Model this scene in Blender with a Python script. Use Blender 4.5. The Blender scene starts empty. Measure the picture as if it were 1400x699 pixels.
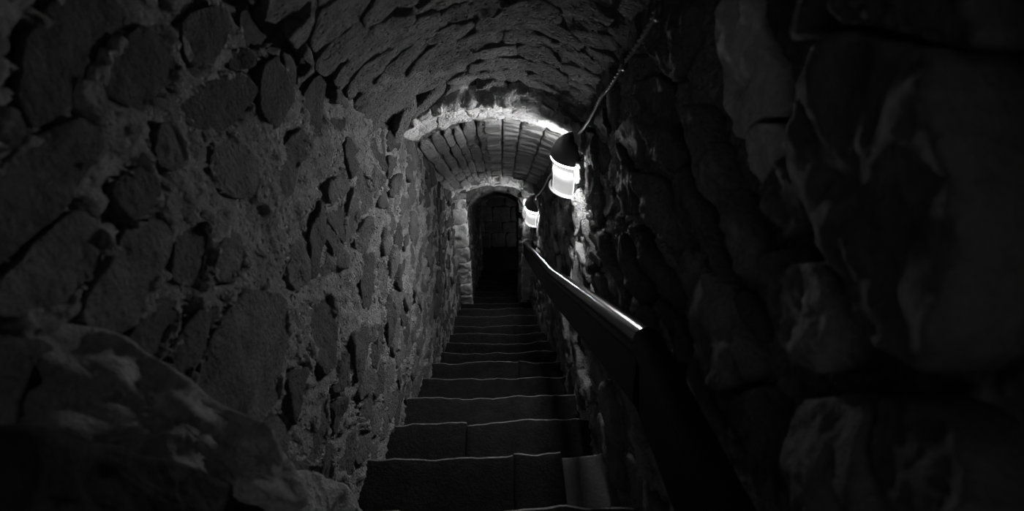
import bpy, math, random
import numpy as np
from mathutils import Vector, noise

random.seed(7)
rng = np.random.default_rng(7)
S = bpy.context.scene
C = S.collection
R = math.radians

# ------------------------------------------------------------------ camera, world, exposure
PITCH, YAW, FPX, CX, CY = R(40.0), R(-1.45), 700.0, 700.0, 349.5
cam = bpy.data.cameras.new('camera')
cam.sensor_width = 36.0
cam.lens = FPX / 1400.0 * 36.0
cam.clip_start = 0.02
cam.dof.use_dof = True
cam.dof.focus_distance = 2.6
cam.dof.aperture_fstop = 3.5
cam_o = bpy.data.objects.new('camera', cam)
C.objects.link(cam_o)
cam_o.location = (0, 0, 0)
cam_o.rotation_euler = (R(90) - PITCH, 0, YAW)
S.camera = cam_o

W = bpy.data.worlds.new('world')
S.world = W
W.use_nodes = True
W.node_tree.nodes['Background'].inputs[0].default_value = (1, 1, 1, 1)
W.node_tree.nodes['Background'].inputs[1].default_value = 0.20

S.view_settings.view_transform = 'Standard'
S.view_settings.look = 'None'
S.view_settings.gamma = 1.0
S.view_settings.use_curve_mapping = False
S.view_settings.exposure = 0.0
S.cycles.max_bounces = 6
S.cycles.diffuse_bounces = 4

GLOW = 1.3      # strength of the lit edges of each lantern's diffuser
RING = 2700.0     # strength of the lit ring under each dome
PANEL = 0.50

# ------------------------------------------------------------------ survey helpers (pixel of the photograph -> point on a known plane)
_F = np.array([0, math.cos(PITCH), -math.sin(PITCH)])
_U = np.array([0, math.sin(PITCH), math.cos(PITCH)])
_R = np.array([1.0, 0, 0])
_rz = np.array([[math.cos(YAW), -math.sin(YAW), 0], [math.sin(YAW), math.cos(YAW), 0], [0, 0, 1]])
_F, _U, _R = _rz @ _F, _rz @ _U, _rz @ _R
def ray(u, v): return _R * (u - CX) / FPX - _U * (v - CY) / FPX + _F
def at_x(u, v, X): r = ray(u, v); return r * X / r[0]
def at_y(u, v, Y): r = ray(u, v); return r * Y / r[1]

def floor_z(Y):                       # nosing line of the flight
    Y = np.asarray(Y, float)
    return np.where(Y < 0.39, -1.345, np.where(Y < 3.69, -1.017 - 0.8045 * Y, -3.986 - 0.66 * (Y - 3.69)))
def slope_z(Y): return -1.017 - 0.8045 * Y
def crown_ref(Y):                     # the roof follows the flight, flatter beyond the second arch
    Y = np.asarray(Y, float)
    return np.where(Y < 4.2, slope_z(Y), slope_z(4.2) - 0.70 * (Y - 4.2))

# ------------------------------------------------------------------ materials
def mat(name, build):
    m = bpy.data.materials.new(name)
    m.use_nodes = True
    nt = m.node_tree
    b = nt.nodes['Principled BSDF']
    build(nt, b)
    return m
def N(nt, t, **kw):
    n = nt.nodes.new(t)
    for k, v in kw.items():
        if k in n.inputs: n.inputs[k].default_value = v
        else: setattr(n, k, v)
    return n
def rock(lo, hi, rough=0.9, scale=9.0, bump=0.5, fine=90.0, vary=0.35, dist=0.01, spec=0.2, pit=0.0):
    def f(nt, b):
        L = nt.links
        tc = N(nt, 'ShaderNodeTexCoord')
        oi = N(nt, 'ShaderNodeObjectInfo')
        n1 = N(nt, 'ShaderNodeTexNoise', Scale=scale, Detail=8.0, Roughness=0.65)
        n2 = N(nt, 'ShaderNodeTexNoise', Scale=fine, Detail=6.0, Roughness=0.7)
        n3 = N(nt, 'ShaderNodeTexNoise', Scale=fine * 0.27, Detail=8.0, Roughness=0.7)
        for n in (n1, n2, n3): L.new(tc.outputs['Object'], n.inputs['Vector'])
        cr = N(nt, 'ShaderNodeValToRGB')
        cr.color_ramp.elements[0].position = 0.32
        cr.color_ramp.elements[1].position = 0.68
        cr.color_ramp.elements[0].color = (lo, lo, lo, 1)
        cr.color_ramp.elements[1].color = (hi, hi, hi, 1)
        mx = N(nt, 'ShaderNodeMath', operation='MULTIPLY_ADD')
        mx.inputs[1].default_value = 0.45
        L.new(n2.outputs['Fac'], mx.inputs[0])
        m2 = N(nt, 'ShaderNodeMath', operation='MULTIPLY')
        m2.inputs[1].default_value = 0.55
        L.new(n1.outputs['Fac'], m2.inputs[0])
        L.new(m2.outputs[0], mx.inputs[2])
        L.new(mx.outputs[0], cr.inputs[0])
        mr = N(nt, 'ShaderNodeMapRange')
        mr.inputs['To Min'].default_value = 1.0 - vary
        mr.inputs['To Max'].default_value = 1.0 + vary
        L.new(oi.outputs['Random'], mr.inputs['Value'])
        mul = N(nt, 'ShaderNodeVectorMath', operation='SCALE')
        L.new(cr.outputs[0], mul.inputs[0])
        L.new(mr.outputs[0], mul.inputs['Scale'])
        L.new(mul.outputs[0], b.inputs['Base Color'])
        b.inputs['Roughness'].default_value = rough
        b.inputs['Specular IOR Level'].default_value = spec
        ad = N(nt, 'ShaderNodeMath', operation='MULTIPLY_ADD')
        ad.inputs[1].default_value = 0.45
        L.new(n2.outputs['Fac'], ad.inputs[0])
        L.new(n3.outputs['Fac'], ad.inputs[2])
        h = ad.outputs[0]
        if pit:
            v = N(nt, 'ShaderNodeTexVoronoi', Scale=fine * 0.55)
            L.new(tc.outputs['Object'], v.inputs['Vector'])
            pr = N(nt, 'ShaderNodeMapRange')
            pr.inputs['From Max'].default_value = 0.35
            pr.inputs['To Min'].default_value = -pit
            pr.inputs['To Max'].default_value = 0.0
            L.new(v.outputs['Distance'], pr.inputs['Value'])
            s = N(nt, 'ShaderNodeMath', operation='ADD')
            L.new(h, s.inputs[0]); L.new(pr.outputs[0], s.inputs[1])
            h = s.outputs[0]
        bp = N(nt, 'ShaderNodeBump', Strength=bump, Distance=dist)
        L.new(h, bp.inputs['Height'])
        L.new(bp.outputs[0], b.inputs['Normal'])
    return f
M = {}
M['mortar'] = mat('lime_mortar', rock(0.12, 0.52, scale=16, bump=1.0, fine=95, vary=0.0, dist=0.045, pit=0.6))
M['stone'] = mat('wall_stone', rock(0.07, 0.19, scale=14, bump=1.0, fine=95, vary=0.4, dist=0.045, pit=0.25))
M['stone_right'] = mat('wall_stone_split', rock(0.09, 0.28, scale=12, bump=1.0, fine=90, vary=0.4, dist=0.04, pit=0.2))
M['vault'] = mat('vault_stone', rock(0.08, 0.31, scale=18, bump=1.0, fine=95, vary=0.25, dist=0.06, pit=0.5))
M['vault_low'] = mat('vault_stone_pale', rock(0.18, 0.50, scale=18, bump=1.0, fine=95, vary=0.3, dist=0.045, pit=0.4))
M['ledge'] = mat('light_paled_rock', rock(0.16, 0.55, scale=16, bump=1.0, fine=60, vary=0.1, dist=0.03))  # paler colour stands in for light falling on the outcrop
M['worn'] = mat('worn_edge_painted_glint', rock(0.01, 0.24, rough=0.5, scale=20, bump=0.7, fine=120, vary=0.1, dist=0.006, spec=0.4))
M['dark'] = mat('shade_darkened_stone', rock(0.045, 0.12, scale=7, bump=1.0, fine=60, vary=0.2, dist=0.02))  # colour lowered to stand in for shade on the outer rocks
M['black'] = mat('shade_blackened_rock', rock(0.015, 0.045, scale=7, bump=1.0, fine=60, vary=0.2, dist=0.02))  # darker still: shade of the lower left corner put into the colour
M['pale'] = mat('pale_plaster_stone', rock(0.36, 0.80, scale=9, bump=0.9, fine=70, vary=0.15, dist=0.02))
M['vault_brick'] = mat('vault_brick', rock(0.20, 0.42, scale=10, bump=0.8, fine=80, vary=0.35, dist=0.016))
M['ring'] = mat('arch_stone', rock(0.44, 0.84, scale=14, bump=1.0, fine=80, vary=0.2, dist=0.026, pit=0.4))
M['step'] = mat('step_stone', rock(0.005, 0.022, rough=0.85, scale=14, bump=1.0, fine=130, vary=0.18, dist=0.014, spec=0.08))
M['cement'] = mat('cement_patch', rock(0.07, 0.12, rough=0.8, scale=8, bump=0.5, fine=90, vary=0.1, dist=0.008))
def wood(nt, b):
    tc = N(nt, 'ShaderNodeTexCoord'); mp = N(nt, 'ShaderNodeMapping')
    mp.inputs['Scale'].default_value = (60, 3, 60)
    n = N(nt, 'ShaderNodeTexNoise', Scale=1.0, Detail=6.0)
    nt.links.new(tc.outputs['Object'], mp.inputs[0]); nt.links.new(mp.outputs[0], n.inputs['Vector'])
    cr = N(nt, 'ShaderNodeValToRGB')
    cr.color_ramp.elements[0].color = (0.004, 0.004, 0.004, 1); cr.color_ramp.elements[1].color = (0.012, 0.012, 0.012, 1)
    nt.links.new(n.outputs['Fac'], cr.inputs[0]); nt.links.new(cr.outputs[0], b.inputs['Base Color'])
    b.inputs['Roughness'].default_value = 0.18
    b.inputs['Specular IOR Level'].default_value = 0.35
    bp = N(nt, 'ShaderNodeBump', Strength=0.25, Distance=0.002)
    nt.links.new(n.outputs['Fac'], bp.inputs['Height']); nt.links.new(bp.outputs[0], b.inputs['Normal'])
M['wood'] = mat('polished_dark_wood', wood)
M['board'] = mat('dull_dark_wood', wood)
_b = M['board'].node_tree.nodes['Principled BSDF']
_b.inputs['Roughness'].default_value = 0.55
_b.inputs['Specular IOR Level'].default_value = 0.15
def metal(c, r, mt=0.6):
    def f(nt, b):
        n = N(nt, 'ShaderNodeTexNoise', Scale=40.0, Detail=4.0)
        mr = N(nt, 'ShaderNodeMapRange'); mr.inputs['To Min'].default_value = r - 0.08; mr.inputs['To Max'].default_value = r + 0.08
        nt.links.new(n.outputs['Fac'], mr.inputs['Value']); nt.links.new(mr.outputs[0], b.inputs['Roughness'])
        b.inputs['Base Color'].default_value = (c, c, c, 1); b.inputs['Metallic'].default_value = mt
    return f
M['cap'] = mat('dark_cast_metal', metal(0.05, 0.5, 0.2))
M['hoop'] = mat('bright_metal', metal(0.6, 0.3, 0.9))
M['iron'] = mat('iron', metal(0.06, 0.55, 0.4))
M['cable'] = mat('pale_cable', metal(0.28, 0.4, 0.0))
M['cable_pale'] = mat('white_cable', metal(0.75, 0.4, 0.0))
M['cable_dark'] = mat('dark_cable', metal(0.05, 0.5, 0.0))
def glow(st):
    def f(nt, b):
        b.inputs['Base Color'].default_value = (0.8, 0.8, 0.8, 1)
        b.inputs['Emission Color'].default_value = (1, 1, 1, 1)
        b.inputs['Emission Strength'].default_value = st
        b.inputs['Roughness'].default_value = 0.4
        b.inputs['Base Color'].default_value = (0.05, 0.05, 0.05, 1)
    return f
M['panel'] = mat('frosted_glass_lit', glow(PANEL))
M['ring_lit'] = mat('bare_lit_ring', glow(RING))
M['edge'] = mat('frosted_glass_edge_lit', glow(GLOW))
M['ring_lit_weak'] = mat('bare_lit_ring_weaker_bulb', glow(RING * 0.45))
M['ring_back'] = mat('lit_ring_back_added', glow(RING * 0.17))  # dim glow on the ring's back half, added to light the arch
M['ring_back_weak'] = mat('lit_ring_back_added_weaker', glow(RING * 0.05))
M['edge_weak'] = mat('frosted_glass_edge_weaker_bulb', glow(GLOW))

# ------------------------------------------------------------------ mesh helpers
def link(name, verts, faces, m, parent=None, smooth=True):
    me = bpy.data.meshes.new(name)
    me.from_pydata([tuple(map(float, v)) for v in verts], [], [tuple(map(int, f)) for f in faces])
    if smooth:
        me.polygons.foreach_set('use_smooth', [True] * len(me.polygons))
    me.materials.append(m)
    me.update()
    o = bpy.data.objects.new(name, me)
    C.objects.link(o)
    if parent: o.parent = parent
    return o
def root(name, loc=(0, 0, 0)):
    o = bpy.data.objects.new(name, None)
    o.location = loc
    C.objects.link(o)
    return o
def tag(o, label, cat=None, kind=None, group=None):
    o['label'] = label
    if cat: o['category'] = cat
    if kind: o['kind'] = kind
    if group: o['group'] = group
    return o
def fr(x, y, z, s, o=4):
    return noise.fractal(Vector((x * s, y * s, z * s)), 0.9, 2.1, o)

def clip(poly, px, py, nx, ny):       # keep the side where (p - P).n <= 0
    out = []
    n = len(poly)
    for i in range(n):
        a, b = poly[i], poly[(i + 1) % n]
        da = (a[0] - px) * nx + (a[1] - py) * ny
        db = (b[0] - px) * nx + (b[1] - py) * ny
        if da <= 0: out.append(a)
        if (da < 0 < db) or (db < 0 < da):
            t = da / (da - db)
            out.append((a[0] + (b[0] - a[0]) * t, a[1] + (b[1] - a[1]) * t))
    return out
def cells(seeds, bound, sx, sy, gap):
    """Voronoi cells of the seeds in a stretched metric, shrunk by a random joint."""
    res = []
    P = np.array(seeds)
    Q = P / np.array([sx, sy])
    for i in range(len(P)):
        d = np.linalg.norm(Q - Q[i], axis=1)
        idx = np.argsort(d)[1:16]
        poly = list(bound)
        g = gap() / 2
        for j in idx:
            mx, my = (P[i] + P[j]) / 2
            nx, ny = (P[j] - P[i]) / np.array([sx * sx, sy * sy])
            l = math.hypot(nx, ny)
            nx /= l; ny /= l
            poly = clip(poly, mx - nx * g, my - ny * g, nx, ny)
            if len(poly) < 3: break
        if len(poly) >= 3: res.append((i, poly))
    return res
def resample(poly, n, chaikin=2, jit=0.0, ratio=0.25):
    p = np.array(poly, float)
    for _ in range(chaikin):
        q = np.roll(p, -1, axis=0)
        p = np.stack([p * (1 - ratio) + q * ratio, p * ratio + q * (1 - ratio)], 1).reshape(-1, 2)
    q = np.vstack([p, p[:1]])
    s = np.concatenate([[0], np.cumsum(np.linalg.norm(np.diff(q, axis=0), axis=1))])
    t = np.linspace(0, s[-1], n, endpoint=False)
    p = np.stack([np.interp(t, s, q[:, 0]), np.interp(t, s, q[:, 1])], 1)
    if jit:
        c = p.mean(0)
        for k in range(n):
            d = p[k] - c
            p[k] = c + d * (1 + jit * fr(p[k][0], p[k][1], 3.1, 14.0, 3))
    return p
def area(p):
    x, y = p[:, 0], p[:, 1]
    return 0.5 * np.sum(x * np.roll(y, -1) - np.roll(x, -1) * y)

def stone_mesh(loop, place, h, back=0.05, amp=0.006, freq=16.0, rings=(1.0, 0.975, 0.92, 0.72, 0.4), tilt=(0, 0), seed=0.0, flat=0.9, flip=False):
    """A block: its outline, a rounded arris, a rough slightly domed face and a back set into the mortar."""
    n = len(loop)
    c = loop.mean(0)
    ext = np.abs(loop - c).max(0) + 1e-6
    prof = {0: 0.35, 1: 0.80, 2: 0.95, 3: 0.99}
    V, Fc = [], []
    def put(a, b, hh): V.append(place(a, b, hh))
    for k in range(n): put(loop[k][0], loop[k][1], -back)
    for ri, r in enumerate(rings):
        for k in range(n):
            a, b = c + (loop[k] - c) * r
            hh = h * (prof.get(ri, 1.0) if flat else 1.0)
            hh += tilt[0] * (a - c[0]) / ext[0] + tilt[1] * (b - c[1]) / ext[1]
            hh += amp * fr(a + seed, b - seed, seed * 1.7, freq, 4) * (0.5 + 0.5 * min(1, ri))
            hh += amp * 1.2 * fr(a - seed, b + seed, 5.0, freq * 0.35, 2)
            put(a, b, hh)
    hh = h + amp * fr(c[0] + seed, c[1] - seed, seed * 1.7, freq, 4) + amp * 1.2 * fr(c[0] - seed, c[1] + seed, 5.0, freq * 0.35, 2)
    put(c[0], c[1], hh)
    m = len(rings) + 1
    for r in range(m - 1):
        for k in range(n):
            k2 = (k + 1) % n
            Fc.append((r * n + k, r * n + k2, (r + 1) * n + k2, (r + 1) * n + k))
    last = m * n
    for k in range(n): Fc.append(((m - 1) * n + k, (m - 1) * n + (k + 1) % n, last))
    Fc.append(tuple(reversed(range(n))))
    if flip: Fc = [tuple(reversed(f)) for f in Fc]
    return V, Fc

# ------------------------------------------------------------------ the walls
def sm(a, b, x): t = np.clip((x - a) / (b - a), 0, 1); return t * t * (3 - 2 * t)
def left_x(Y): return -0.50 - 0.02 * math.sin(Y * 1.7) + 0.14 * float(sm(4.40, 4.46, Y))
def right_x(Y): return 0.385 + 0.012 * math.sin(Y * 2.3 + 1) - 0.02 * float(sm(3.0, 4.1, Y)) - 0.13 * float(sm(4.42, 4.48, Y))
def wav(Y, Z, sd): return 0.016 * fr(sd, Y, Z, 2.2, 2)

def zs(px, X):                        # traced outline on the wall plane -> (Y, Z)
    return [tuple(at_x(u, v, X)[1:]) for u, v in px]

LEFT_TRACED = [
    [(45, 60), (75, 10), (120, -25), (188, -12), (193, 40), (150, 90), (125, 130), (100, 160), (62, 178), (40, 140)],
    [(155, 75), (200, 32), (216, 32), (260, 80), (263, 100), (230, 130), (210, 160), (190, 153), (153, 130)],
    [(-15, 250), (60, 192), (120, 158), (150, 167), (160, 195), (130, 235), (105, 283), (60, 323), (-5, 375)],
    [(167, 247), (205, 224), (224, 237), (226, 262), (205, 293), (181, 301), (165, 280)],
    [(230, 167), (262, 164), (267, 195), (263, 230), (241, 236), (226, 223)],
    [(-10, 140), (35, 147), (43, 170), (30, 200), (-10, 225)],
    [(50, 347), (110, 288), (140, 292), (162, 322), (140, 370), (110, 425), (60, 436), (-10, 432), (0, 390)],
    [(190, 312), (220, 278), (248, 305), (243, 340), (225, 380), (180, 443), (152, 466), (110, 440), (132, 402), (167, 352)],
    [(256, 317), (289, 293), (298, 330), (289, 368), (266, 396), (238, 384), (237, 366)],
    [(229, 398), (260, 428), (256, 440), (234, 474), (205, 516), (164, 484), (187, 452)],
    [(267, 432), (309, 403), (304, 440), (285, 488), (255, 541), (219, 523), (242, 482)],
    [(303, 332), (335, 313), (343, 340), (329, 383), (302, 388), (293, 374)],
    [(275, 122), (320, 102), (345, 97), (358, 130), (325, 178), (310, 184), (272, 169), (254, 158)],
    [(318, 75), (336, 62), (350, 80), (347, 93), (322, 97)],
    [(302, 192), (340, 187), (363, 215), (363, 250), (345, 273), (317, 268), (300, 240)],
    [(385, 240), (405, 190), (424, 172), (424, 200), (411, 250), (395, 273), (381, 264)],
    [(312, 430), (347, 392), (399, 402), (404, 480), (389, 558), (345, 596), (292, 570), (262, 545)],
    [(-10, -20), (20, -10), (30, 33), (15, 53), (-10, 50)],
    [(501, 347), (516, 344), (515, 390), (507, 424), (498, 420)],
    [(434, 425), (462, 392), (470, 440), (466, 500), (448, 520), (436, 480)],
    [(250, 20), (300, 5), (318, 30), (312, 70), (280, 95), (268, 76)],
]
RIGHT_TRACED = [
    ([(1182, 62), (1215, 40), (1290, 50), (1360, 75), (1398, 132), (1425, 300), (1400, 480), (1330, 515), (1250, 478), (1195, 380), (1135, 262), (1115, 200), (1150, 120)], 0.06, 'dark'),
    ([(1043, -5), (1172, -15), (1176, 38), (1120, 57), (1076, 57), (1047, 30)], 0.03),
    ([(1112, 94), (1140, 73), (1163, 68), (1158, 88), (1130, 100)], 0.03),
    ([(1047, 242), (1075, 219), (1105, 218), (1128, 265), (1139, 290), (1118, 318), (1091, 326), (1067, 300), (1048, 275)], 0.035),
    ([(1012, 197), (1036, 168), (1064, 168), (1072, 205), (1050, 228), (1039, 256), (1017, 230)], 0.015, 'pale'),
    ([(958, 142), (968, 142), (985, 200), (1010, 270), (1038, 320), (1046, 378), (1031, 392), (1002, 330), (972, 270), (957, 200)], 0.03),
    ([(872, 112), (904, 98), (924, 127), (920, 160), (943, 208), (935, 236), (902, 210)], 0.015),
    ([(928, 288), (943, 219), (960, 260), (980, 330), (998, 386), (986, 368), (952, 320)], 0.025),
    ([(1112, 362), (1168, 353), (1193, 392), (1197, 450), (1178, 506), (1132, 515), (1096, 470), (1092, 410)], 0.04),
    ([(1047, 352), (1075, 339), (1107, 339), (1093, 388), (1070, 402), (1052, 380)], 0.02),
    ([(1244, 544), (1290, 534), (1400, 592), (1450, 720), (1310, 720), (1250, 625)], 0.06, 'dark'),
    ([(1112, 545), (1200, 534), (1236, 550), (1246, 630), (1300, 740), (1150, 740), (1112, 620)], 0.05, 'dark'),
    ([(937, 397), (975, 369), (1008, 402), (1036, 470), (1045, 515), (1000, 538), (972, 508)], 0.02),
    ([(1003, 550), (1040, 526), (1062, 535), (1085, 600), (1120, 720), (1060, 740), (1030, 640)], 0.02),
    ([(884, 235), (915, 240), (940, 300), (938, 345), (912, 330), (893, 285)], 0.02),
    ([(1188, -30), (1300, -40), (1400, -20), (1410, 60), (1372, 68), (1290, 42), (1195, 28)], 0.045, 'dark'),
    ([(905, 5), (960, -10), (955, 60), (930, 115), (912, 92), (895, 60)], 0.02),
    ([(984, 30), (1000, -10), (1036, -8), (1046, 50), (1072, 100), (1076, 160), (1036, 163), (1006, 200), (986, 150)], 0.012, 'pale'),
    ([(948, 345), (990, 385), (1030, 405), (1048, 470), (1040, 470), (1000, 395), (960, 370)], 0.015),
]

def build_wall(side, traced, name, label, stone_mat, ylim=(-1.0, 7.1)):
    left = side < 0
    wx = left_x if left else right_x
    sd = 1.3 if left else 8.9
    def place(Y, Z, h):
        return (wx(Y) + (h if left else -h) + wav(Y, Z, sd), Y, Z)
    # outlines: traced ones first, then a rubble pattern in the rest
    X0 = -0.50 if left else 0.385
    polys, heights, special = [], [], []
    for t in traced:
        tone = t[2] if isinstance(t, tuple) and len(t) == 3 else None
        t, hh = t[:2] if isinstance(t, tuple) else (t, 0.006)
        polys.append(resample(zs(t, X0), 72, 1, 0.06, 0.2)); heights.append(hh); special.append(tone or 'plain')
    T = [p.copy() for p in polys]
    seeds = []
    sy, sz = (0.20, 0.115) if left else (0.29, 0.10)
    y = -0.95
    row = 0
    for b in np.arange(-0.1, 1.95, sz):
        off = random.random() * sy
        for y in np.arange(-0.9 + off, 6.9, sy):
            yy = y + random.uniform(-.07, .07)
            rel = b + random.uniform(-.035, .035)
            seeds.append((yy, float(slope_z(yy)) + rel))
    # courses lie nearly level: shear handled by the seeds, cells in (Y, Z)
    B = [(-1.0, 2.0), (-1.0, -8.0), (7.0, -8.0), (7.0, 2.0)]
    for i, poly in cells(seeds, B, 1.25 if left else 2.4, 1.0, lambda: random.uniform(0.012, 0.034)):
        cY, cZ = np.mean(poly, axis=0)
        rel = cZ - slope_z(cY)
        if rel < -0.02 or rel > 1.86: continue
        if cY < 0.0 or cY > ylim[1] - 0.12: continue
        if random.random() < 0.10: continue
        p = resample(poly, 26 if cY < 2.6 else 12, 1, 0.16, random.uniform(0.06, 0.22))
        if abs(area(p)) < 0.0025: continue
        bad = False
        for t in T:
            lo, hi = t.min(0) - 0.012, t.max(0) + 0.012
            pl, ph = p.min(0), p.max(0)
            if (pl < hi).all() and (ph > lo).all():
                # does any vertex fall in the other outline?
                for A, Bq in ((p, t), (t, p)):
                    x, yv = A[:, 0][:, None], A[:, 1][:, None]
                    q2 = np.roll(Bq, -1, axis=0)
                    cross = ((Bq[:, 1] > yv) != (q2[:, 1] > yv)) & (x < (q2[:, 0] - Bq[:, 0]) * (yv - Bq[:, 1]) / (q2[:, 1] - Bq[:, 1] + 1e-12) + Bq[:, 0])
                    if (cross.sum(1) % 2 == 1).any(): bad = True; break
            if bad: break
        if bad: continue
        polys.append(p); heights.append(random.uniform(-0.006, 0.022) if left else random.uniform(0.0, 0.03)); special.append(None)
    # ---- mortar bed: a fine grid with joints, cracks and hollows behind the blocks
    ya = np.concatenate([np.arange(ylim[0], 0.2, 0.05), np.arange(0.2, 1.1, 0.008), np.arange(1.1, 2.7, 0.011), np.arange(2.7, 4.38, 0.022), np.arange(4.38, 4.52, 0.01), np.arange(4.52, ylim[1], 0.045)])
    ba = np.concatenate([np.arange(-0.35, 1.80, 0.011), [1.84, 1.90, 1.96]])
    ny, nb = len(ya), len(ba)
    Yg = np.repeat(ya[:, None], nb, 1)
    Zg = np.array([float(slope_z(v)) for v in ya])[:, None] + ba[None, :]
    H = np.zeros((ny, nb))
    for i in range(ny):
        for j in range(nb):
            Yv, Zv = Yg[i, j], Zg[i, j]
            H[i, j] = (0.004 if left else -0.008) + (0.009 if Yv < 0.9 else 0.014) * fr(sd, Yv, Zv, 9.0, 3) + (0.012 * fr(sd + 4, Yv, Zv, 38.0, 4) if Yv < 3.0 else 0)
    cut = np.zeros((ny, nb))
    for p, hh in zip(polys, heights):
        lo, hi = p.min(0) - 0.02, p.max(0) + 0.02
        i0, i1 = np.searchsorted(ya, lo[0]), np.searchsorted(ya, hi[0])
        if i1 <= i0: continue
        Ys, Zs = Yg[i0:i1], Zg[i0:i1]
        mk = (Zs > lo[1]) & (Zs < hi[1])
        if not mk.any(): continue
        ax, az = Ys[mk], Zs[mk]
        q = np.roll(p, -1, axis=0)
        dmin = np.full(ax.shape, 9.0)
        ins = np.zeros(ax.shape, int)
        for a, b in zip(p, q):
            d = b - a
            t = np.clip(((ax - a[0]) * d[0] + (az - a[1]) * d[1]) / (d @ d + 1e-12), 0, 1)
            dmin = np.minimum(dmin, np.hypot(ax - a[0] - t * d[0], az - a[1] - t * d[1]))
            ins += (((a[1] > az) != (b[1] > az)) & (ax < d[0] * (az - a[1]) / (d[1] + 1e-12) + a[0]))
        inside = ins % 2 == 1
        c = p.mean(0)
        ang = random.uniform(0, 6.28)
        g = ((ax - c[0]) * math.cos(ang) + (az - c[1]) * math.sin(ang)) / (np.abs(p - c).max() + 1e-6)
        w = sm(0.0, 0.6, g)
        v = np.where(inside, np.where(dmin > 0.012, 0.04, 0.0), w * 0.022 * np.clip(1 - dmin / 0.010, 0, 1) ** 0.6)
        cc = cut[i0:i1]
        cc[mk] = np.maximum(cc[mk], v)
    H = H - cut
    V = []
    for i in range(ny):
        for j in range(nb): V.append(place(Yg[i, j], Zg[i, j], H[i, j]))
    Fc = []
    for i in range(ny - 1):
        for j in range(nb - 1):
            f = (i * nb + j, (i + 1) * nb + j, (i + 1) * nb + j + 1, i * nb + j + 1)
            Fc.append(f[::-1] if left else f)
    w = link(name, V, Fc, M['mortar'])
    tag(w, label, kind='structure')
    # ---- the blocks: near ones are objects, the far rubble is one piece
    FV, FF = [], []
    order = sorted(range(len(polys)), key=lambda k: polys[k][:, 0].mean())
    count = 0
    for k in order:
        p, hh = polys[k], heights[k]
        sgn = area(p) > 0
        flip = sgn if not left else not sgn
        sd2 = random.uniform(0, 50)
        if special[k]:
            V, Fc = stone_mesh(p, place, hh, amp=0.007 if left else 0.016, freq=14, tilt=(random.uniform(-.006, .006), random.uniform(-.006, .006)), seed=sd2, rings=(1.0, 0.988, 0.965, 0.93, 0.88, 0.82, 0.75, 0.67, 0.58, 0.49, 0.4, 0.31, 0.22, 0.12), flip=flip)
        else:
            V, Fc = stone_mesh(p, place, hh, amp=0.010 if left else 0.014, freq=15, tilt=(random.uniform(-.008, .008), random.uniform(-.010, .010)), seed=sd2, flip=flip)
        if p[:, 0].mean() < 2.55 and count < 296:
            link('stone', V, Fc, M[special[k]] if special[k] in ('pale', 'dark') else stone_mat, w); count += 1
        else:
            o = len(FV)
            FV += V; FF += [tuple(i + o for i in f) for f in Fc]
    st = link('rubble', FV, FF, stone_mat, w)
    st['kind'] = 'stuff'
    return w, place

wall_left, place_left = build_wall(-1, LEFT_TRACED, 'wall_left', 'rubble stone wall with pale mortar facing the lanterns', M['stone'])
wall_right, place_right = build_wall(1, RIGHT_TRACED, 'wall_right', 'dark split stone wall behind the handrail and lanterns', M['stone_right'], ylim=(-1.0, 6.15))  # stops short, leaving an added opening for world light

# rock outcrop at the foot of the left wall beside the landing
def outcrop(px, x0, k, h, seed, m):
    zc = at_x(*np.mean(px, axis=0), x0)[2]
    q = []
    for u, v in px:                   # the outline lies on a rock face that leans back as it rises
        r = ray(u, v)
        r = r * (x0 + k * zc) / (r[0] + k * r[2])
        q.append((r[1], r[2]))
    p = resample(q, 64, 2, 0.06)
    sgn = area(p) > 0
    def place(Y, Z, hh): return (x0 - k * (Z - zc) + hh, Y, Z + 0.5 * k * hh)
    V, Fc = stone_mesh(p, place, h, back=0.20, amp=0.012, freq=20, seed=seed, rings=(1.0, 0.98, 0.95, 0.9, 0.84, 0.77, 0.69, 0.6, 0.5, 0.4, 0.3, 0.2, 0.1), flip=not sgn)
    return link('boulder', V, Fc, m, wall_left)
outcrop([(-60, 448), (60, 444), (130, 456), (200, 497), (260, 542), (330, 590), (395, 640), (425, 700), (360, 705), (250, 665), (120, 625), (-60, 595)], -0.45, 0.75, 0.03, 3.0, M['ledge'])
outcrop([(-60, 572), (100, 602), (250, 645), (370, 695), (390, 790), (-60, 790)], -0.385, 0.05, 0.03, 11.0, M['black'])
outcrop([(372, 654), (395, 641), (440, 652), (482, 692), (505, 740), (420, 760), (372, 705)], -0.44, 0.3, 0.03, 17.0, M['ledge'])

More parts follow.
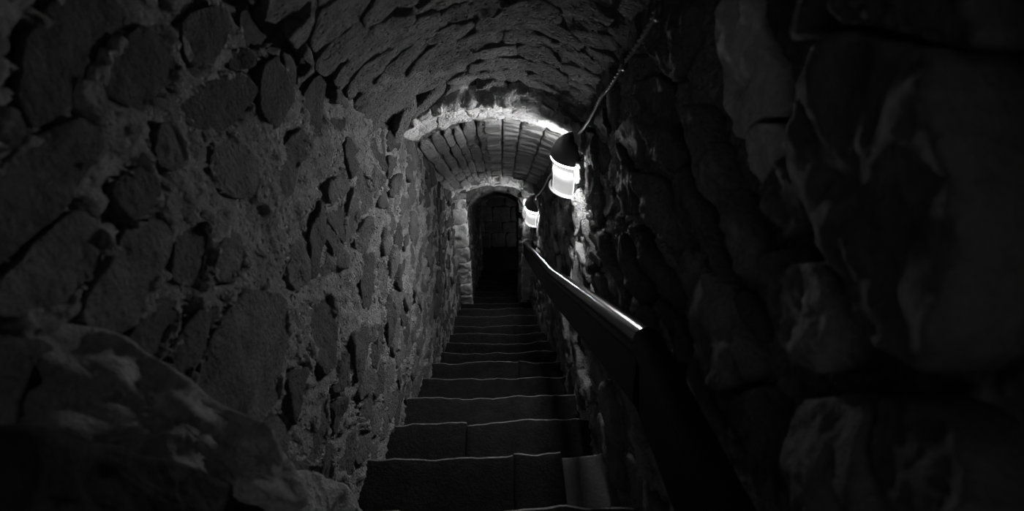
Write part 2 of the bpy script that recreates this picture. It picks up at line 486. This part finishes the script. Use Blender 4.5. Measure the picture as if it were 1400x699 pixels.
# ------------------------------------------------------------------ the flight of steps
floor = root('floor')
tag(floor, 'worn stone stair flight going down between the walls', kind='structure')
YS = [697, 623, 575.5, 541, 515, 494, 482, 467, 456, 445, 431, 422, 414, 406, 398, 390.7, 384, 376, 368]
NZ = [(0.39, -1.345)]
for i, v in enumerate(YS):
    Y = 0.69 + 0.30 * i
    NZ.append((Y, float(at_y(680, v, Y)[2])))
def slab(x0, x1, y0, y1, z, zb, seed, m, sag=0.012, nm='step'):
    nx = max(6, int((x1 - x0) / 0.022)); ny = 7
    V, Fc = [], []
    xs = np.linspace(x0, x1, nx + 1)
    rows = [(y0, 0.0, 0)] + [(y0 + (y1 - y0) * t, 0.0, 0) for t in (0.2, 0.45, 0.7, 0.88, 0.98)] + [(y1, -0.004, 1), (y1 + 0.006, -0.016, 1), (y1 + 0.002, -0.05, 1), (y1 - 0.006, (zb - z) * 0.6, 1), (y1 - 0.008, zb - z, 1)]
    for (yy, dz, edge) in rows:
        t = (yy - y0) / (y1 - y0)
        for x in xs:
            wv = 0.020 * fr(x, seed, 0, 3.5, 4) * (1 if edge or t > 0.8 else 0.2)
            wz = -sag * math.exp(-((x - (x0 + x1) / 2) / 0.22) ** 2) * max(0, t) ** 2 + 0.006 * fr(x, yy, seed, 9.0, 3) + (0.012 * fr(x, seed, 7, 8.0, 4) if dz > -0.02 and t > 0.8 else 0)
            V.append((x, yy + wv, z + dz + (wz if dz > -0.06 else 0)))
    n = nx + 1
    for r in range(len(rows) - 1):
        for k in range(nx): Fc.append((r * n + k, r * n + k + 1, (r + 1) * n + k + 1, (r + 1) * n + k))
    # closed sides, back and bottom
    b0 = len(V)
    for x in (x0, x1):
        V.append((x, y0, zb))
    lastr = (len(rows) - 1) * n
    Fc.append([b0] + [r * n for r in range(len(rows))])
    Fc.append([b0 + 1] + [r * n + nx for r in reversed(range(len(rows)))])
    Fc.append([b0, b0 + 1] + [k for k in reversed(range(0, n))])
    Fc.append([b0 + 1, b0] + [lastr + k for k in range(n)])
    o = link(nm, V, Fc, m, floor)
    o.data.materials.append(M['worn'])            # worn edge, with its lamp highlight painted in as a paler tone
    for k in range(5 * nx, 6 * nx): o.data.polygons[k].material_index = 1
    return o
splits = {0: [-0.55, 0.06, 0.45], 2: [-0.55, 0.03, 0.21, 0.45], 3: [-0.55, -0.17, 0.45], 6: [-0.55, 0.1, 0.45]}
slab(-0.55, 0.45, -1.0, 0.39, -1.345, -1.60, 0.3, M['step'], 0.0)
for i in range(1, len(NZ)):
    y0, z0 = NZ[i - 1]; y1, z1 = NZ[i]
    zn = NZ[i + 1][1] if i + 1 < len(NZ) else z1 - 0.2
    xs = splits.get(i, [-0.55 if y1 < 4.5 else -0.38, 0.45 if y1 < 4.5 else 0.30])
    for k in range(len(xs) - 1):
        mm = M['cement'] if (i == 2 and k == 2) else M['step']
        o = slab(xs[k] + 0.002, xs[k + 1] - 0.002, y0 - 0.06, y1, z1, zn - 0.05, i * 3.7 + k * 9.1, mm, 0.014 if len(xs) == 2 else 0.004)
        if mm is M['cement']: o['label'] = 'paler cement repair at the end of a step'
# floor at the foot of the flight
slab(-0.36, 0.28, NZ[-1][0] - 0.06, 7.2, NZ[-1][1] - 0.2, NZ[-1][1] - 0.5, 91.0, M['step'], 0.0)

# ------------------------------------------------------------------ vaults and arches
def prof(x, xl, xr, sl, sr, rise):
    t = (x - xl) / (xr - xl)
    return sl + (sr - sl) * t + rise * (1 - (2 * t - 1) ** 2)
VA = (-0.53, 0.40, 1.575, 1.735, 0.225)
VB = (-0.53, 0.41, 1.685, 1.745, 0.155)
VC = (-0.36, 0.27, 1.55, 1.55, 0.20)
def vault_pt(V, ref):
    def place(x, Y, h): return (x, Y, float(ref(Y)) + prof(x, *V) - h)
    return place
def vault_bed(name, V, y0, y1, up, m, label, end=None, step=0.02):
    """Mortar shell just above the stones, closed on top so that it has thickness."""
    pl = vault_pt(V, crown_ref)
    xs = np.linspace(V[0] - 0.12, V[1] + 0.12, 56)
    ysn = max(4, int((y1 - y0) / step))
    VV, Fc = [], []
    for i in range(ysn + 1):
        for x in xs:
            t = i / ysn
            ye = end(x) if end else y1
            Y = y0 + (ye - y0) * t
            hh = -up + 0.014 * fr(x, Y, 2.0, 9.0, 3) + 0.010 * fr(x, Y, 6.0, 33.0, 3)
            xx = min(max(x, V[0]), V[1])
            if name == 'ceiling' and V is VA: hh -= 0.07 * math.exp(-((x + 0.505) / 0.03) ** 2)
            p = pl(xx, Y, hh)
            VV.append((x, p[1], p[2]))
    n = len(xs)
    for i in range(ysn):
        for k in range(n - 1): Fc.append((i * n + k, i * n + k + 1, (i + 1) * n + k + 1, (i + 1) * n + k)[::-1])
    o = len(VV)
    for i in (0, ysn):
        for k in range(n): VV.append((VV[i * n + k][0], VV[i * n + k][1], VV[i * n + k][2] + 0.35))
    for k in range(n - 1):
        Fc.append((o + k, o + k + 1, o + n + k + 1, o + n + k))
        Fc.append((k, k + 1, o + k + 1, o + k))
        Fc.append((ysn * n + k + 1, ysn * n + k, o + n + k, o + n + k + 1))
    c = link(name, VV, Fc, m)
    tag(c, label, kind='structure')
    return c
def end_a(x): return float(np.interp(x, [-0.7, -0.5, -0.38, -0.2, 0.0, 0.15, 0.4, 0.6], [1.52, 1.62, 1.78, 1.93, 2.03, 2.10, 2.28, 2.35])) + 0.03 * fr(x, 1, 2, 8.0, 3)

ceilA = vault_bed('ceiling', VA, 0.45, 2.1, 0.001, M['vault'], 'rough rubble vault over the head of the stairs', end=lambda x: end_a(x) - 0.02, step=0.025)
def vault_stones(parent, V, poly_list, m, nm, h=(0.004, 0.02), amp=0.008, freq=18, n=22, back=0.05):
    pl = vault_pt(V, crown_ref)
    for p in poly_list:
        p = resample(p, n, 2, 0.08, 0.18)
        if abs(area(p)) < 0.0006: continue
        V_, F_ = stone_mesh(p, pl, random.uniform(*h), back=back, amp=amp, freq=freq, tilt=(random.uniform(-.006, .006), random.uniform(-.006, .006)), seed=random.uniform(0, 50), flip=area(p) > 0)
        link(nm, V_, F_, m, parent)
# near vault: courses run across the passage
seeds = []
for Y in np.arange(0.2, 2.3, 0.085):
    for x in np.arange(-0.56 + random.random() * 0.15, 0.45, 0.17):
        seeds.append((x + random.uniform(-.04, .04), Y + random.uniform(-.02, .02)))
pa = []
for i, poly in cells(seeds, [(-0.478, -0.2), (0.40, -0.2), (0.40, 2.4), (-0.478, 2.4)], 1.6, 1.0, lambda: random.uniform(0.002, 0.009)):
    c = np.mean(poly, axis=0)
    for e in np.linspace(-0.1, 0.1, 3): pass
    if c[1] < 0.7 or c[1] > end_a(c[0]) - 0.03: continue
    pa.append([(x, min(Y, end_a(x))) for x, Y in poly])
vault_stones(ceilA, VA, pa, M['vault'], 'stone', h=(0.006, 0.015), amp=0.012, freq=24, n=32)

# broken ring of the near vault and the recess behind it (a higher shell)
VR = (-0.53, 0.40, 1.62, 1.80, 0.28)
ceilR = vault_bed('ceiling', VR, 1.45, 2.50, 0.03, M['vault'], 'dark broken recess between the near vault and the first arch', step=0.03)
seeds = []
for k in range(2):
    for x in np.arange(-0.52, 0.42, 0.12):
        e = end_a(x)
        seeds.append((x + random.uniform(-.02, .02), e + (2.32 + 0.10 * x - e) * (0.30 + 0.42 * k)))
pr = []
for i, poly in cells(seeds, [(-0.53, 1.5), (0.40, 1.5), (0.40, 2.4), (-0.53, 2.4)], 1.0, 1.0, lambda: random.uniform(0.012, 0.03)):
    q = [(x, min(max(Y, end_a(x) + 0.02), 2.24 + 0.10 * x)) for x, Y in poly]
    qa = np.array(q)
    if abs(area(qa)) < 0.002 or np.ptp(qa[:, 1]) < 0.03 or random.random() < (0.15 if qa[:, 0].mean() < -0.1 else 0.65): continue
    pr.append(q)
vault_stones(ceilR, VR, pr, M['vault'], 'stone', h=(0.02, 0.085), amp=0.014)

def ring(name, label, V, Yf, thick, high, count, m, drop=0.0, jit=0.25, stones=14, rows=2):
    """An arch of separate voussoirs whose faces look up the stairs."""
    r = root(name, (0, 0, 0))
    tag(r, label, kind='structure')
    xl, xr = V[0], V[1]
    edges = np.linspace(0, 1, count + 1)
    edges[1:-1] += rng.uniform(-jit, jit, count - 1) / count
    for k in range(count):
        t0, t1 = edges[k] + 0.002, edges[k + 1] - 0.002
        nx, nz, nyd = 64, 6, 8
        VV, Fc = [], []
        hi = high * random.uniform(0.75, 1.15); yf = random.uniform(-0.025, 0.02); lo = random.uniform(-0.012, 0.012)
        sd = random.uniform(0, 60)
        grid = {}
        # outline in the section plane: soffit strip (back -> front), then face strip (soffit -> top)
        strip = [('s', t) for t in np.linspace(1, 0.06, nyd)] + [('f', t) for t in np.linspace(0.06, 1, nz + 1)]
        for i in range(nx + 1):
            t = t0 + (t1 - t0) * i / nx
            x = xl + (xr - xl) * t
            tan = (t - 0.5) * 0.5
            rnd = 0.0
            for kind, s in strip:
                yfx = Yf(x) + yf
                base = prof(x, *V) + lo - drop
                if kind == 's':
                    Y = yfx + thick * s; up = 0.0
                else:
                    Y = yfx; up = hi * s
                rough = 0.022 * fr(x + sd, Y * 1.0, up, 14.0, 4)
                if kind == 's':
                    VV.append((x, Y, float(crown_ref(yfx)) - 0.8045 * thick * s + base + rough + rnd))
                else:
                    VV.append((x + tan * up, Y + rough + rnd * 1.2, float(crown_ref(yfx)) + base + up + rough * 0.6))
        n = len(strip)
        for i in range(nx):
            for j in range(n - 1): Fc.append((i * n + j, i * n + j + 1, (i + 1) * n + j + 1, (i + 1) * n + j))
        o = len(VV)
        for i in range(nx + 1):
            a = VV[i * n]; b = VV[i * n + n - 1]
            VV.append((a[0], a[1], b[2] - 0.8045 * 0.5 * thick))
        for i in range(nx):
            Fc.append((i * n + n - 1, o + i, o + i + 1, (i + 1) * n + n - 1))
            Fc.append((o + i, i * n, (i + 1) * n, o + i + 1))
        Fc.append([j for j in reversed(range(n))] + [o])
        Fc.append([nx * n + j for j in range(n)] + [o + nx])
        link('arch_bed', VV, Fc, m, r)
    seeds = []
    for q in range(rows):
        for k in range(stones):
            seeds.append((xl + (xr - xl) * (k + 0.5 + random.uniform(-.35, .35)) / stones, high * (q + 0.5 + random.uniform(-.2, .2)) / rows))
    def face(x, up, h):
        t = (x - xl) / (xr - xl)
        return (x + (t - 0.5) * 0.5 * up, Yf(x) - h, float(crown_ref(Yf(x))) + prof(x, *V) - drop + up)
    def under(x, d, h):
        return (x, Yf(x) + d, float(crown_ref(Yf(x))) - 0.8045 * d + prof(x, *V) - drop - h)
    for i, poly in cells(seeds, [(xl, -0.012), (xr, -0.012), (xr, high * 1.12), (xl, high * 1.12)], 1.2, 1.0, lambda: random.uniform(0.002, 0.012)):
        p = resample(poly, 30, 1, 0.12, 0.16)
        if abs(area(p)) < 0.0004: continue
        V_, F_ = stone_mesh(p, face, random.uniform(-0.002, 0.020), back=0.05, amp=0.016, freq=22, tilt=(random.uniform(-.008, .008), random.uniform(-.012, .004)), seed=random.uniform(0, 60), flip=area(p) < 0)
        link('voussoir', V_, F_, m, r)
    seeds = [(xl + (xr - xl) * (k + 0.5 + random.uniform(-.3, .3)) / stones, thick * (0.5 + random.uniform(-.25, .25))) for k in range(stones)]
    for i, poly in cells(seeds, [(xl, 0.005), (xr, 0.005), (xr, thick), (xl, thick)], 1.0, 1.0, lambda: random.uniform(0.003, 0.012)):
        p = resample(poly, 24, 1, 0.1, 0.16)
        V_, F_ = stone_mesh(p, under, random.uniform(0.0, 0.012), back=0.04, amp=0.012, freq=20, seed=random.uniform(0, 60), flip=area(p) > 0)
        link('voussoir', V_, F_, m, r)
    return r
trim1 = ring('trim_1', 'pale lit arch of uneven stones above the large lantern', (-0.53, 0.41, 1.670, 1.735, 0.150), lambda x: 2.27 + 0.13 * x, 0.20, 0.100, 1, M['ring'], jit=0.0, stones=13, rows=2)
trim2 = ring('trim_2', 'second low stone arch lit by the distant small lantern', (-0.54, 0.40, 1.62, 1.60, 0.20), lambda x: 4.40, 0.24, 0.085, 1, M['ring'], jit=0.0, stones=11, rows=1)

ceilB = vault_bed('ceiling', VB, 2.42, 4.55, 0.009, M['vault'], 'lower vault of long stones and thin bricks between the two arches', step=0.03)
pb = []
x = -0.52
while x < -0.10:                       # long stones laid along the passage
    w = random.uniform(0.05, 0.085)
    y = 2.48 + random.uniform(0, 0.1)
    while y < 4.36:
        l = random.uniform(0.25, 0.5)
        pb.append([(x, y), (x + w - 0.006, y), (x + w - 0.006, min(y + l - 0.02, 4.45)), (x, min(y + l - 0.02, 4.45))])
        y += l
    x += w
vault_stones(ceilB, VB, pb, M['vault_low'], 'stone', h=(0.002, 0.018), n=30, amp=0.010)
pb = []
x = -0.09
while x < 0.38:
    w = random.uniform(0.10, 0.14)
    y = 2.50
    while y < 4.36:
        l = random.uniform(0.05, 0.07)
        pb.append([(x, y), (x + w - 0.008, y + random.uniform(-.005, .005)), (x + w - 0.008, y + l - 0.010), (x, y + l - 0.010)])
        y += l
    x += w
vault_stones(ceilB, VB, pb, M['vault_brick'], 'brick', h=(0.004, 0.024), n=14, amp=0.005)

ceilC = vault_bed('ceiling', VC, 4.6, 7.05, 0.012, M['vault'], 'dark lowest vault beyond the second arch', step=0.04)
seeds = []
for Y in np.arange(4.65, 7.0, 0.14):
    for x in np.arange(-0.36 + random.random() * 0.1, 0.3, 0.16): seeds.append((x + random.uniform(-.03, .03), Y + random.uniform(-.03, .03)))
pc = [p for i, p in cells(seeds, [(-0.36, 4.6), (0.27, 4.6), (0.27, 7.0), (-0.36, 7.0)], 1.3, 1.0, lambda: random.uniform(0.01, 0.02))]
vault_stones(ceilC, VC, pc, M['vault'], 'stone', h=(0.0, 0.03), n=14, amp=0.012)

# jambs of the second arch: stones stacked under its springing
def jamb(x0, x1, yf, parent):
    z = float(floor_z(yf)) - 0.15
    top = float(crown_ref(yf)) + 1.60
    while z < top:
        hgt = random.uniform(0.12, 0.24)
        z1 = min(z + hgt, top)
        p = resample([(x0, z + 0.006), (x1, z + 0.006), (x1, z1 - 0.004), (x0, z1 - 0.004)], 24, 2, 0.05, 0.14)
        def place(x, Z, h): return (x, yf - h, Z)
        V_, F_ = stone_mesh(p, place, random.uniform(0.005, 0.03), back=0.14, amp=0.014, freq=14, seed=random.uniform(0, 50), flip=area(p) > 0 and False or area(p) < 0)
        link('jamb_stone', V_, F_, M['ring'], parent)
        z = z1
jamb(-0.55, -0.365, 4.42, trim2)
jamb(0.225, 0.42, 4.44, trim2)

# far wall; the side opening before it is added to admit light
wf = link('wall_far', [(x, y, z) for x in (-0.8, 0.8) for y in (6.93, 7.05) for z in (-6.6, -2.6)], [(0, 1, 3, 2), (4, 6, 7, 5), (0, 4, 5, 1), (2, 3, 7, 6), (0, 2, 6, 4), (1, 5, 7, 3)], M['mortar'], smooth=False)
tag(wf, 'dark stone block wall closing the passage below', kind='structure')
def far_block(x0, x1, z0, z1):
    p = resample([(x0 + .006, z0 + .006), (x1 - .006, z0 + .006), (x1 - .006, z1 - .006), (x0 + .006, z1 - .006)], 20, 1, 0.03, 0.12)
    def place(x, Z, h): return (x, 6.9 - h, Z)
    V_, F_ = stone_mesh(p, place, random.uniform(0.0, 0.03), back=0.15, amp=0.014, freq=9, seed=random.uniform(0, 50), flip=area(p) < 0)
    link('block', V_, F_, M['dark'], wf)
z = -6.2
while z < -3.5:
    h = random.uniform(0.2, 0.34); x = -0.5 - random.random() * 0.2
    while x < 0.45:
        w = random.uniform(0.22, 0.4); far_block(x, x + w, z, z + h); x += w
    z += h

# ------------------------------------------------------------------ handrail
def sweep(name, pts, section, m, parent, smooth=False):
    """Section (offset across, offset up) swept along a polyline in the wall's plane with mitred bends."""
    P = [Vector(p) for p in pts]
    VV, Fc = [], []
    n = len(section)
    for i, p in enumerate(P):
        d0 = (P[i] - P[i - 1]).normalized() if i else (P[1] - P[0]).normalized()
        d1 = (P[i + 1] - P[i]).normalized() if i + 1 < len(P) else d0
        d = (d0 + d1).normalized()
        side = Vector((1, 0, 0))
        up = side.cross(d).normalized()
        k = 1.0 / max(0.5, d.dot(d0))
        for a, b in section: VV.append(p + side * a + up * b * k)
    for i in range(len(P) - 1):
        for j in range(n):
            j2 = (j + 1) % n
            Fc.append((i * n + j, i * n + j2, (i + 1) * n + j2, (i + 1) * n + j))
    o = len(VV)
    VV += [v.copy() for v in VV[:n]] + [v.copy() for v in VV[(len(P) - 1) * n:len(P) * n]]
    Fc.append(tuple(o + j for j in reversed(range(n))))
    Fc.append(tuple(o + n + j for j in range(n)))
    return link(name, VV, Fc, m, parent, smooth=smooth)
RX = 0.285
def rp(u, v, X=RX): return tuple(at_x(u, v, X))
k1 = rp(885, 461); k2 = rp(757, 373); k3 = rp(724, 339, 0.270); k4 = rp(709, 319, 0.235)
n0 = (RX, k1[1] - 0.75, k1[2] + 0.23)
rail = root('handrail', (RX, 2.0, float(floor_z(2.0))))
tag(rail, 'dark polished timber handrail bending down along the stone wall', 'handrail')
def sub(o, r):
    o.location = -Vector(r.location)
    return o
def lerp(a, b, t): return tuple(a[i] + (b[i] - a[i]) * t for i in range(3))
capsec = [(-0.024, -0.018)] + [(-0.028 * math.cos(t), -0.006 + 0.026 * math.sin(t)) for t in np.linspace(0.0, math.pi, 13)] + [(0.024, -0.018)]
boardsec = [(-0.017, -0.150), (-0.017, -0.020), (0.017, -0.020), (0.017, -0.150)]
beadsec = [(-0.023, -0.040), (-0.027, -0.030), (-0.023, -0.018), (0.023, -0.018), (0.027, -0.030), (0.023, -0.040)]
km = [lerp(k2, k3, t) for t in (0.0, 0.35, 0.7)]
km = [km[0], (km[1][0], km[1][1], km[1][2] - 0.0), km[2], k3]
for seg, pts in enumerate(([n0, lerp(n0, k1, 0.5), k1], [k1, lerp(k1, k2, 0.3), lerp(k1, k2, 0.7), k2], km, [k3, lerp(k3, k4, 0.5), k4])):
    for nm, sec in (('rail_cap', capsec), ('rail_bead', beadsec), ('side_board', boardsec)):
        sub(sweep(nm, pts, sec, M['wood'] if nm == 'rail_cap' and seg else M['board'], rail, nm == 'rail_cap'), rail)
def bracket(p):
    x1 = 0.45
    sec = []
    VV, Fc = [], []
    path = [Vector((RX, p[1], p[2] - 0.12)), Vector((RX + 0.05, p[1], p[2] - 0.125)), Vector((x1, p[1], p[2] - 0.16))]
    n = 8
    for i, q in enumerate(path):
        for k in range(n):
            a = 2 * math.pi * k / n
            VV.append(q + Vector((0, math.cos(a) * 0.009, math.sin(a) * 0.009)))
    for i in range(2):
        for k in range(n): Fc.append((i * n + k, i * n + (k + 1) % n, (i + 1) * n + (k + 1) % n, (i + 1) * n + k))
    Fc.append(tuple(reversed(range(n)))); Fc.append(tuple(2 * n + k for k in range(n)))
    sub(link('bracket', VV, Fc, M['iron'], rail), rail)
for a, b, t in ((n0, k1, 0.75), (k1, k2, 0.25), (k1, k2, 0.75), (k2, k3, 0.6)): bracket(lerp(a, b, t))

# ------------------------------------------------------------------ lanterns
def revolve_part(name, prof_pts, a0, a1, m, parent, n=28, closed=False, thick=0.0):
    """A profile (radius, height) turned about the wall edge; angle 0 looks up the stairs, 90 degrees across the passage."""
    VV, Fc = [], []
    k = len(prof_pts)
    for i in range(n + 1):
        a = a0 + (a1 - a0) * i / n
        for r, z in prof_pts: VV.append((-r * math.sin(a), -r * math.cos(a), z))
    for i in range(n):
        for j in range(k - (0 if closed else 1)):
            j2 = (j + 1) % k
            Fc.append((i * k + j, (i + 1) * k + j, (i + 1) * k + j2, i * k + j2))
    if closed:
        Fc.append(tuple(range(k))); Fc.append(tuple(reversed([n * k + j for j in range(k)])))
    return link(name, VV, Fc, m, parent)
def box(name, x0, x1, y0, y1, z0, z1, m, parent):
    VV = [(x, y, z) for x in (x0, x1) for y in (y0, y1) for z in (z0, z1)]
    Fc = [(0, 1, 3, 2), (4, 6, 7, 5), (0, 4, 5, 1), (2, 3, 7, 6), (0, 2, 6, 4), (1, 5, 7, 3)]
    return link(name, VV, Fc, m, parent, smooth=False)
def lantern(loc, label, open_to=80, weak=''):
    L = root('wall_lantern', loc)
    tag(L, label, 'lantern', group='half-round lanterns on the wall')
    r, H = 0.118, 0.185
    p = math.pi
    box('back_plate', 0.0, 0.03, -0.125, 0.125, -0.03, H + 0.10, M['cap'], L)
    dome = [(r + 0.0095, H - 0.001)] + [((r + 0.007) * math.cos(t), H + 0.004 + 0.105 * math.sin(t)) for t in np.linspace(0.0, 1.5, 12)]
    inner = [(max(0.001, a - 0.006), b - 0.004) for a, b in reversed(dome)]
    revolve_part('dome_cap', dome + inner, 0, p, M['cap'], L, closed=True)
    A0, A1 = R(7), R(open_to)
    e = 0.004
    def arc(nm, z0, z1, a0, a1, m, rr):
        return revolve_part(nm, [(rr, z0), (rr, z1), (rr - 0.004, z1), (rr - 0.004, z0)], a0, a1, m, L, closed=True)
    zb, zt = 0.012, H - 0.016
    g = arc('diffuser', zb + e, zt - e, A0 + R(3), A1 - R(3), M['panel'], r - 0.006)
    for nm, a in (('lit_edge', (zt - e, zt, A0, A1)), ('lit_edge', (zb, zb + e, A0, A1)), ('lit_edge', (zb + e, zt - e, A0, A0 + R(3))), ('lit_edge', (zb + e, zt - e, A1 - R(3), A1))):
        arc(nm, *a, M['edge' + weak], r - 0.006)
    arc('side_shield', zb, zt, A1, p, M['cap'], r - 0.003)
    arc('frame_bar', zb, zt, R(0), A0, M['hoop'], r)
    arc('lit_ring', H - 0.008, H - 0.002, R(1), A1, M['ring_lit' + weak], r + 0.008)
    arc('lit_ring', H - 0.008, H - 0.002, A1, p, M['ring_back' + weak], r + 0.008)
    arc('collar', H - 0.016, H - 0.010, R(1), p, M['cap'], r + 0.004)
    hs = [(r + 0.004 + 0.006 * math.cos(t), 0.004 + 0.006 * math.sin(t)) for t in np.linspace(0, 2 * p, 9)[:-1]]
    revolve_part('hoop', hs[::-1], 0, p, M['hoop'], L, closed=True)
    pan = [(r + 0.004, 0.010), (r + 0.004, -0.004), (r - 0.012, -0.014), (0.001, -0.018), (0.001, 0.008)]
    revolve_part('base_pan', pan, 0, p, M['hoop'], L, closed=True)
    return L
p1 = at_x(756, 212, 0.385 - 0.125)
p2 = at_x(718.5, 281.5, 0.243)
print('lantern', p1, p2)
lantern((0.375, p1[1], p1[2] - 0.185), 'large half-round lantern nearest the viewer, hanging under the pale lit arch')
lantern((0.360, p2[1], p2[2] - 0.185), 'small-looking distant half-round lantern beside the second arch, beyond the first', 112, '_weak')

# ------------------------------------------------------------------ cables
def cable(name, label, pts, m, rad=0.0034, off=0.0034, turns=20.0):
    r = root(name, pts[0])
    tag(r, label, 'cable')
    P = [Vector(p) for p in pts]
    # smooth path
    path = []
    for i in range(len(P) - 1):
        a, b = P[i], P[i + 1]
        n = max(4, int((b - a).length / 0.012))
        for k in range(n):
            t = k / n
            q = a.lerp(b, t); q.z -= 0.06 * (b - a).length * t * (1 - t) * 2
            path.append(q)
    path.append(P[-1])
    for s in range(2):
        VV, Fc = [], []
        n = 6; run = 0.0
        for i, q in enumerate(path):
            d = (path[min(i + 1, len(path) - 1)] - path[max(i - 1, 0)]).normalized()
            u = d.cross(Vector((0.3, 0.2, 1))).normalized(); w = d.cross(u)
            if i: run += (q - path[i - 1]).length
            a = run * 2 * math.pi * turns + s * math.pi
            c = q + u * math.cos(a) * off + w * math.sin(a) * off
            for k in range(n):
                t = 2 * math.pi * k / n
                VV.append(c + u * math.cos(t) * rad + w * math.sin(t) * rad - Vector(pts[0]))
        for i in range(len(path) - 1):
            for k in range(n): Fc.append((i * n + k, i * n + (k + 1) % n, (i + 1) * n + (k + 1) % n, (i + 1) * n + k))
        Fc.append(tuple(reversed(range(n)))); Fc.append(tuple((len(path) - 1) * n + k for k in range(n)))
        link('strand', VV, Fc, m, r)
    return r
XC = 0.325
lamp1_top = Vector((0.362, p1[1], p1[2] + 0.10))
lamp2_top = Vector((0.362, p2[1], p2[2] + 0.10))
cable('cable', 'twisted pale cable running down the vault edge to the large lantern',
      [tuple(at_x(906, -14, XC)), tuple(at_x(897, 18, XC)), tuple(at_x(853, 86, XC)), tuple(at_x(822, 132, XC)), tuple(lamp1_top)], M['cable'])
cable('cable', 'short twisted cable between the large lantern and the distant one',
      [(0.335, p1[1] + 0.13, p1[2] - 0.02), tuple(at_x(750, 243, 0.312)), tuple(at_x(733, 268, 0.290)), (0.335, p2[1] - 0.02, p2[2] + 0.10)], M['cable_pale'])
def clip_hook(u, v, label):
    p = Vector(at_x(u, v, XC))
    VV, Fc = [], []
    n, mseg = 8, 14
    for i in range(mseg + 1):
        a = -0.5 + (math.pi * 1.5) * i / mseg
        c = Vector((0.0, math.cos(a) * 0.016, math.sin(a) * 0.018))
        d = Vector((0, math.cos(a), math.sin(a)))
        for k in range(n):
            t = 2 * math.pi * k / n
            VV.append(c + d * math.cos(t) * 0.005 + Vector((math.sin(t) * 0.008, 0, 0)))
    for i in range(mseg):
        for k in range(n): Fc.append((i * n + k, i * n + (k + 1) % n, (i + 1) * n + (k + 1) % n, (i + 1) * n + k))
    Fc.append(tuple(reversed(range(n)))); Fc.append(tuple(mseg * n + k for k in range(n)))
    o = root('cable_clip', p)
    tag(o, label, 'clip', group='clips holding the cable')
    link('hook', VV, Fc, M['iron'], o)
    box('spike', 0.0, 0.10, -0.004, 0.004, 0.012, 0.020, M['iron'], o)
clip_hook(853, 85, 'small iron clip gripping the cable midway up the vault edge')
clip_hook(899, 14, 'topmost small iron clip gripping the cable at the vault edge')
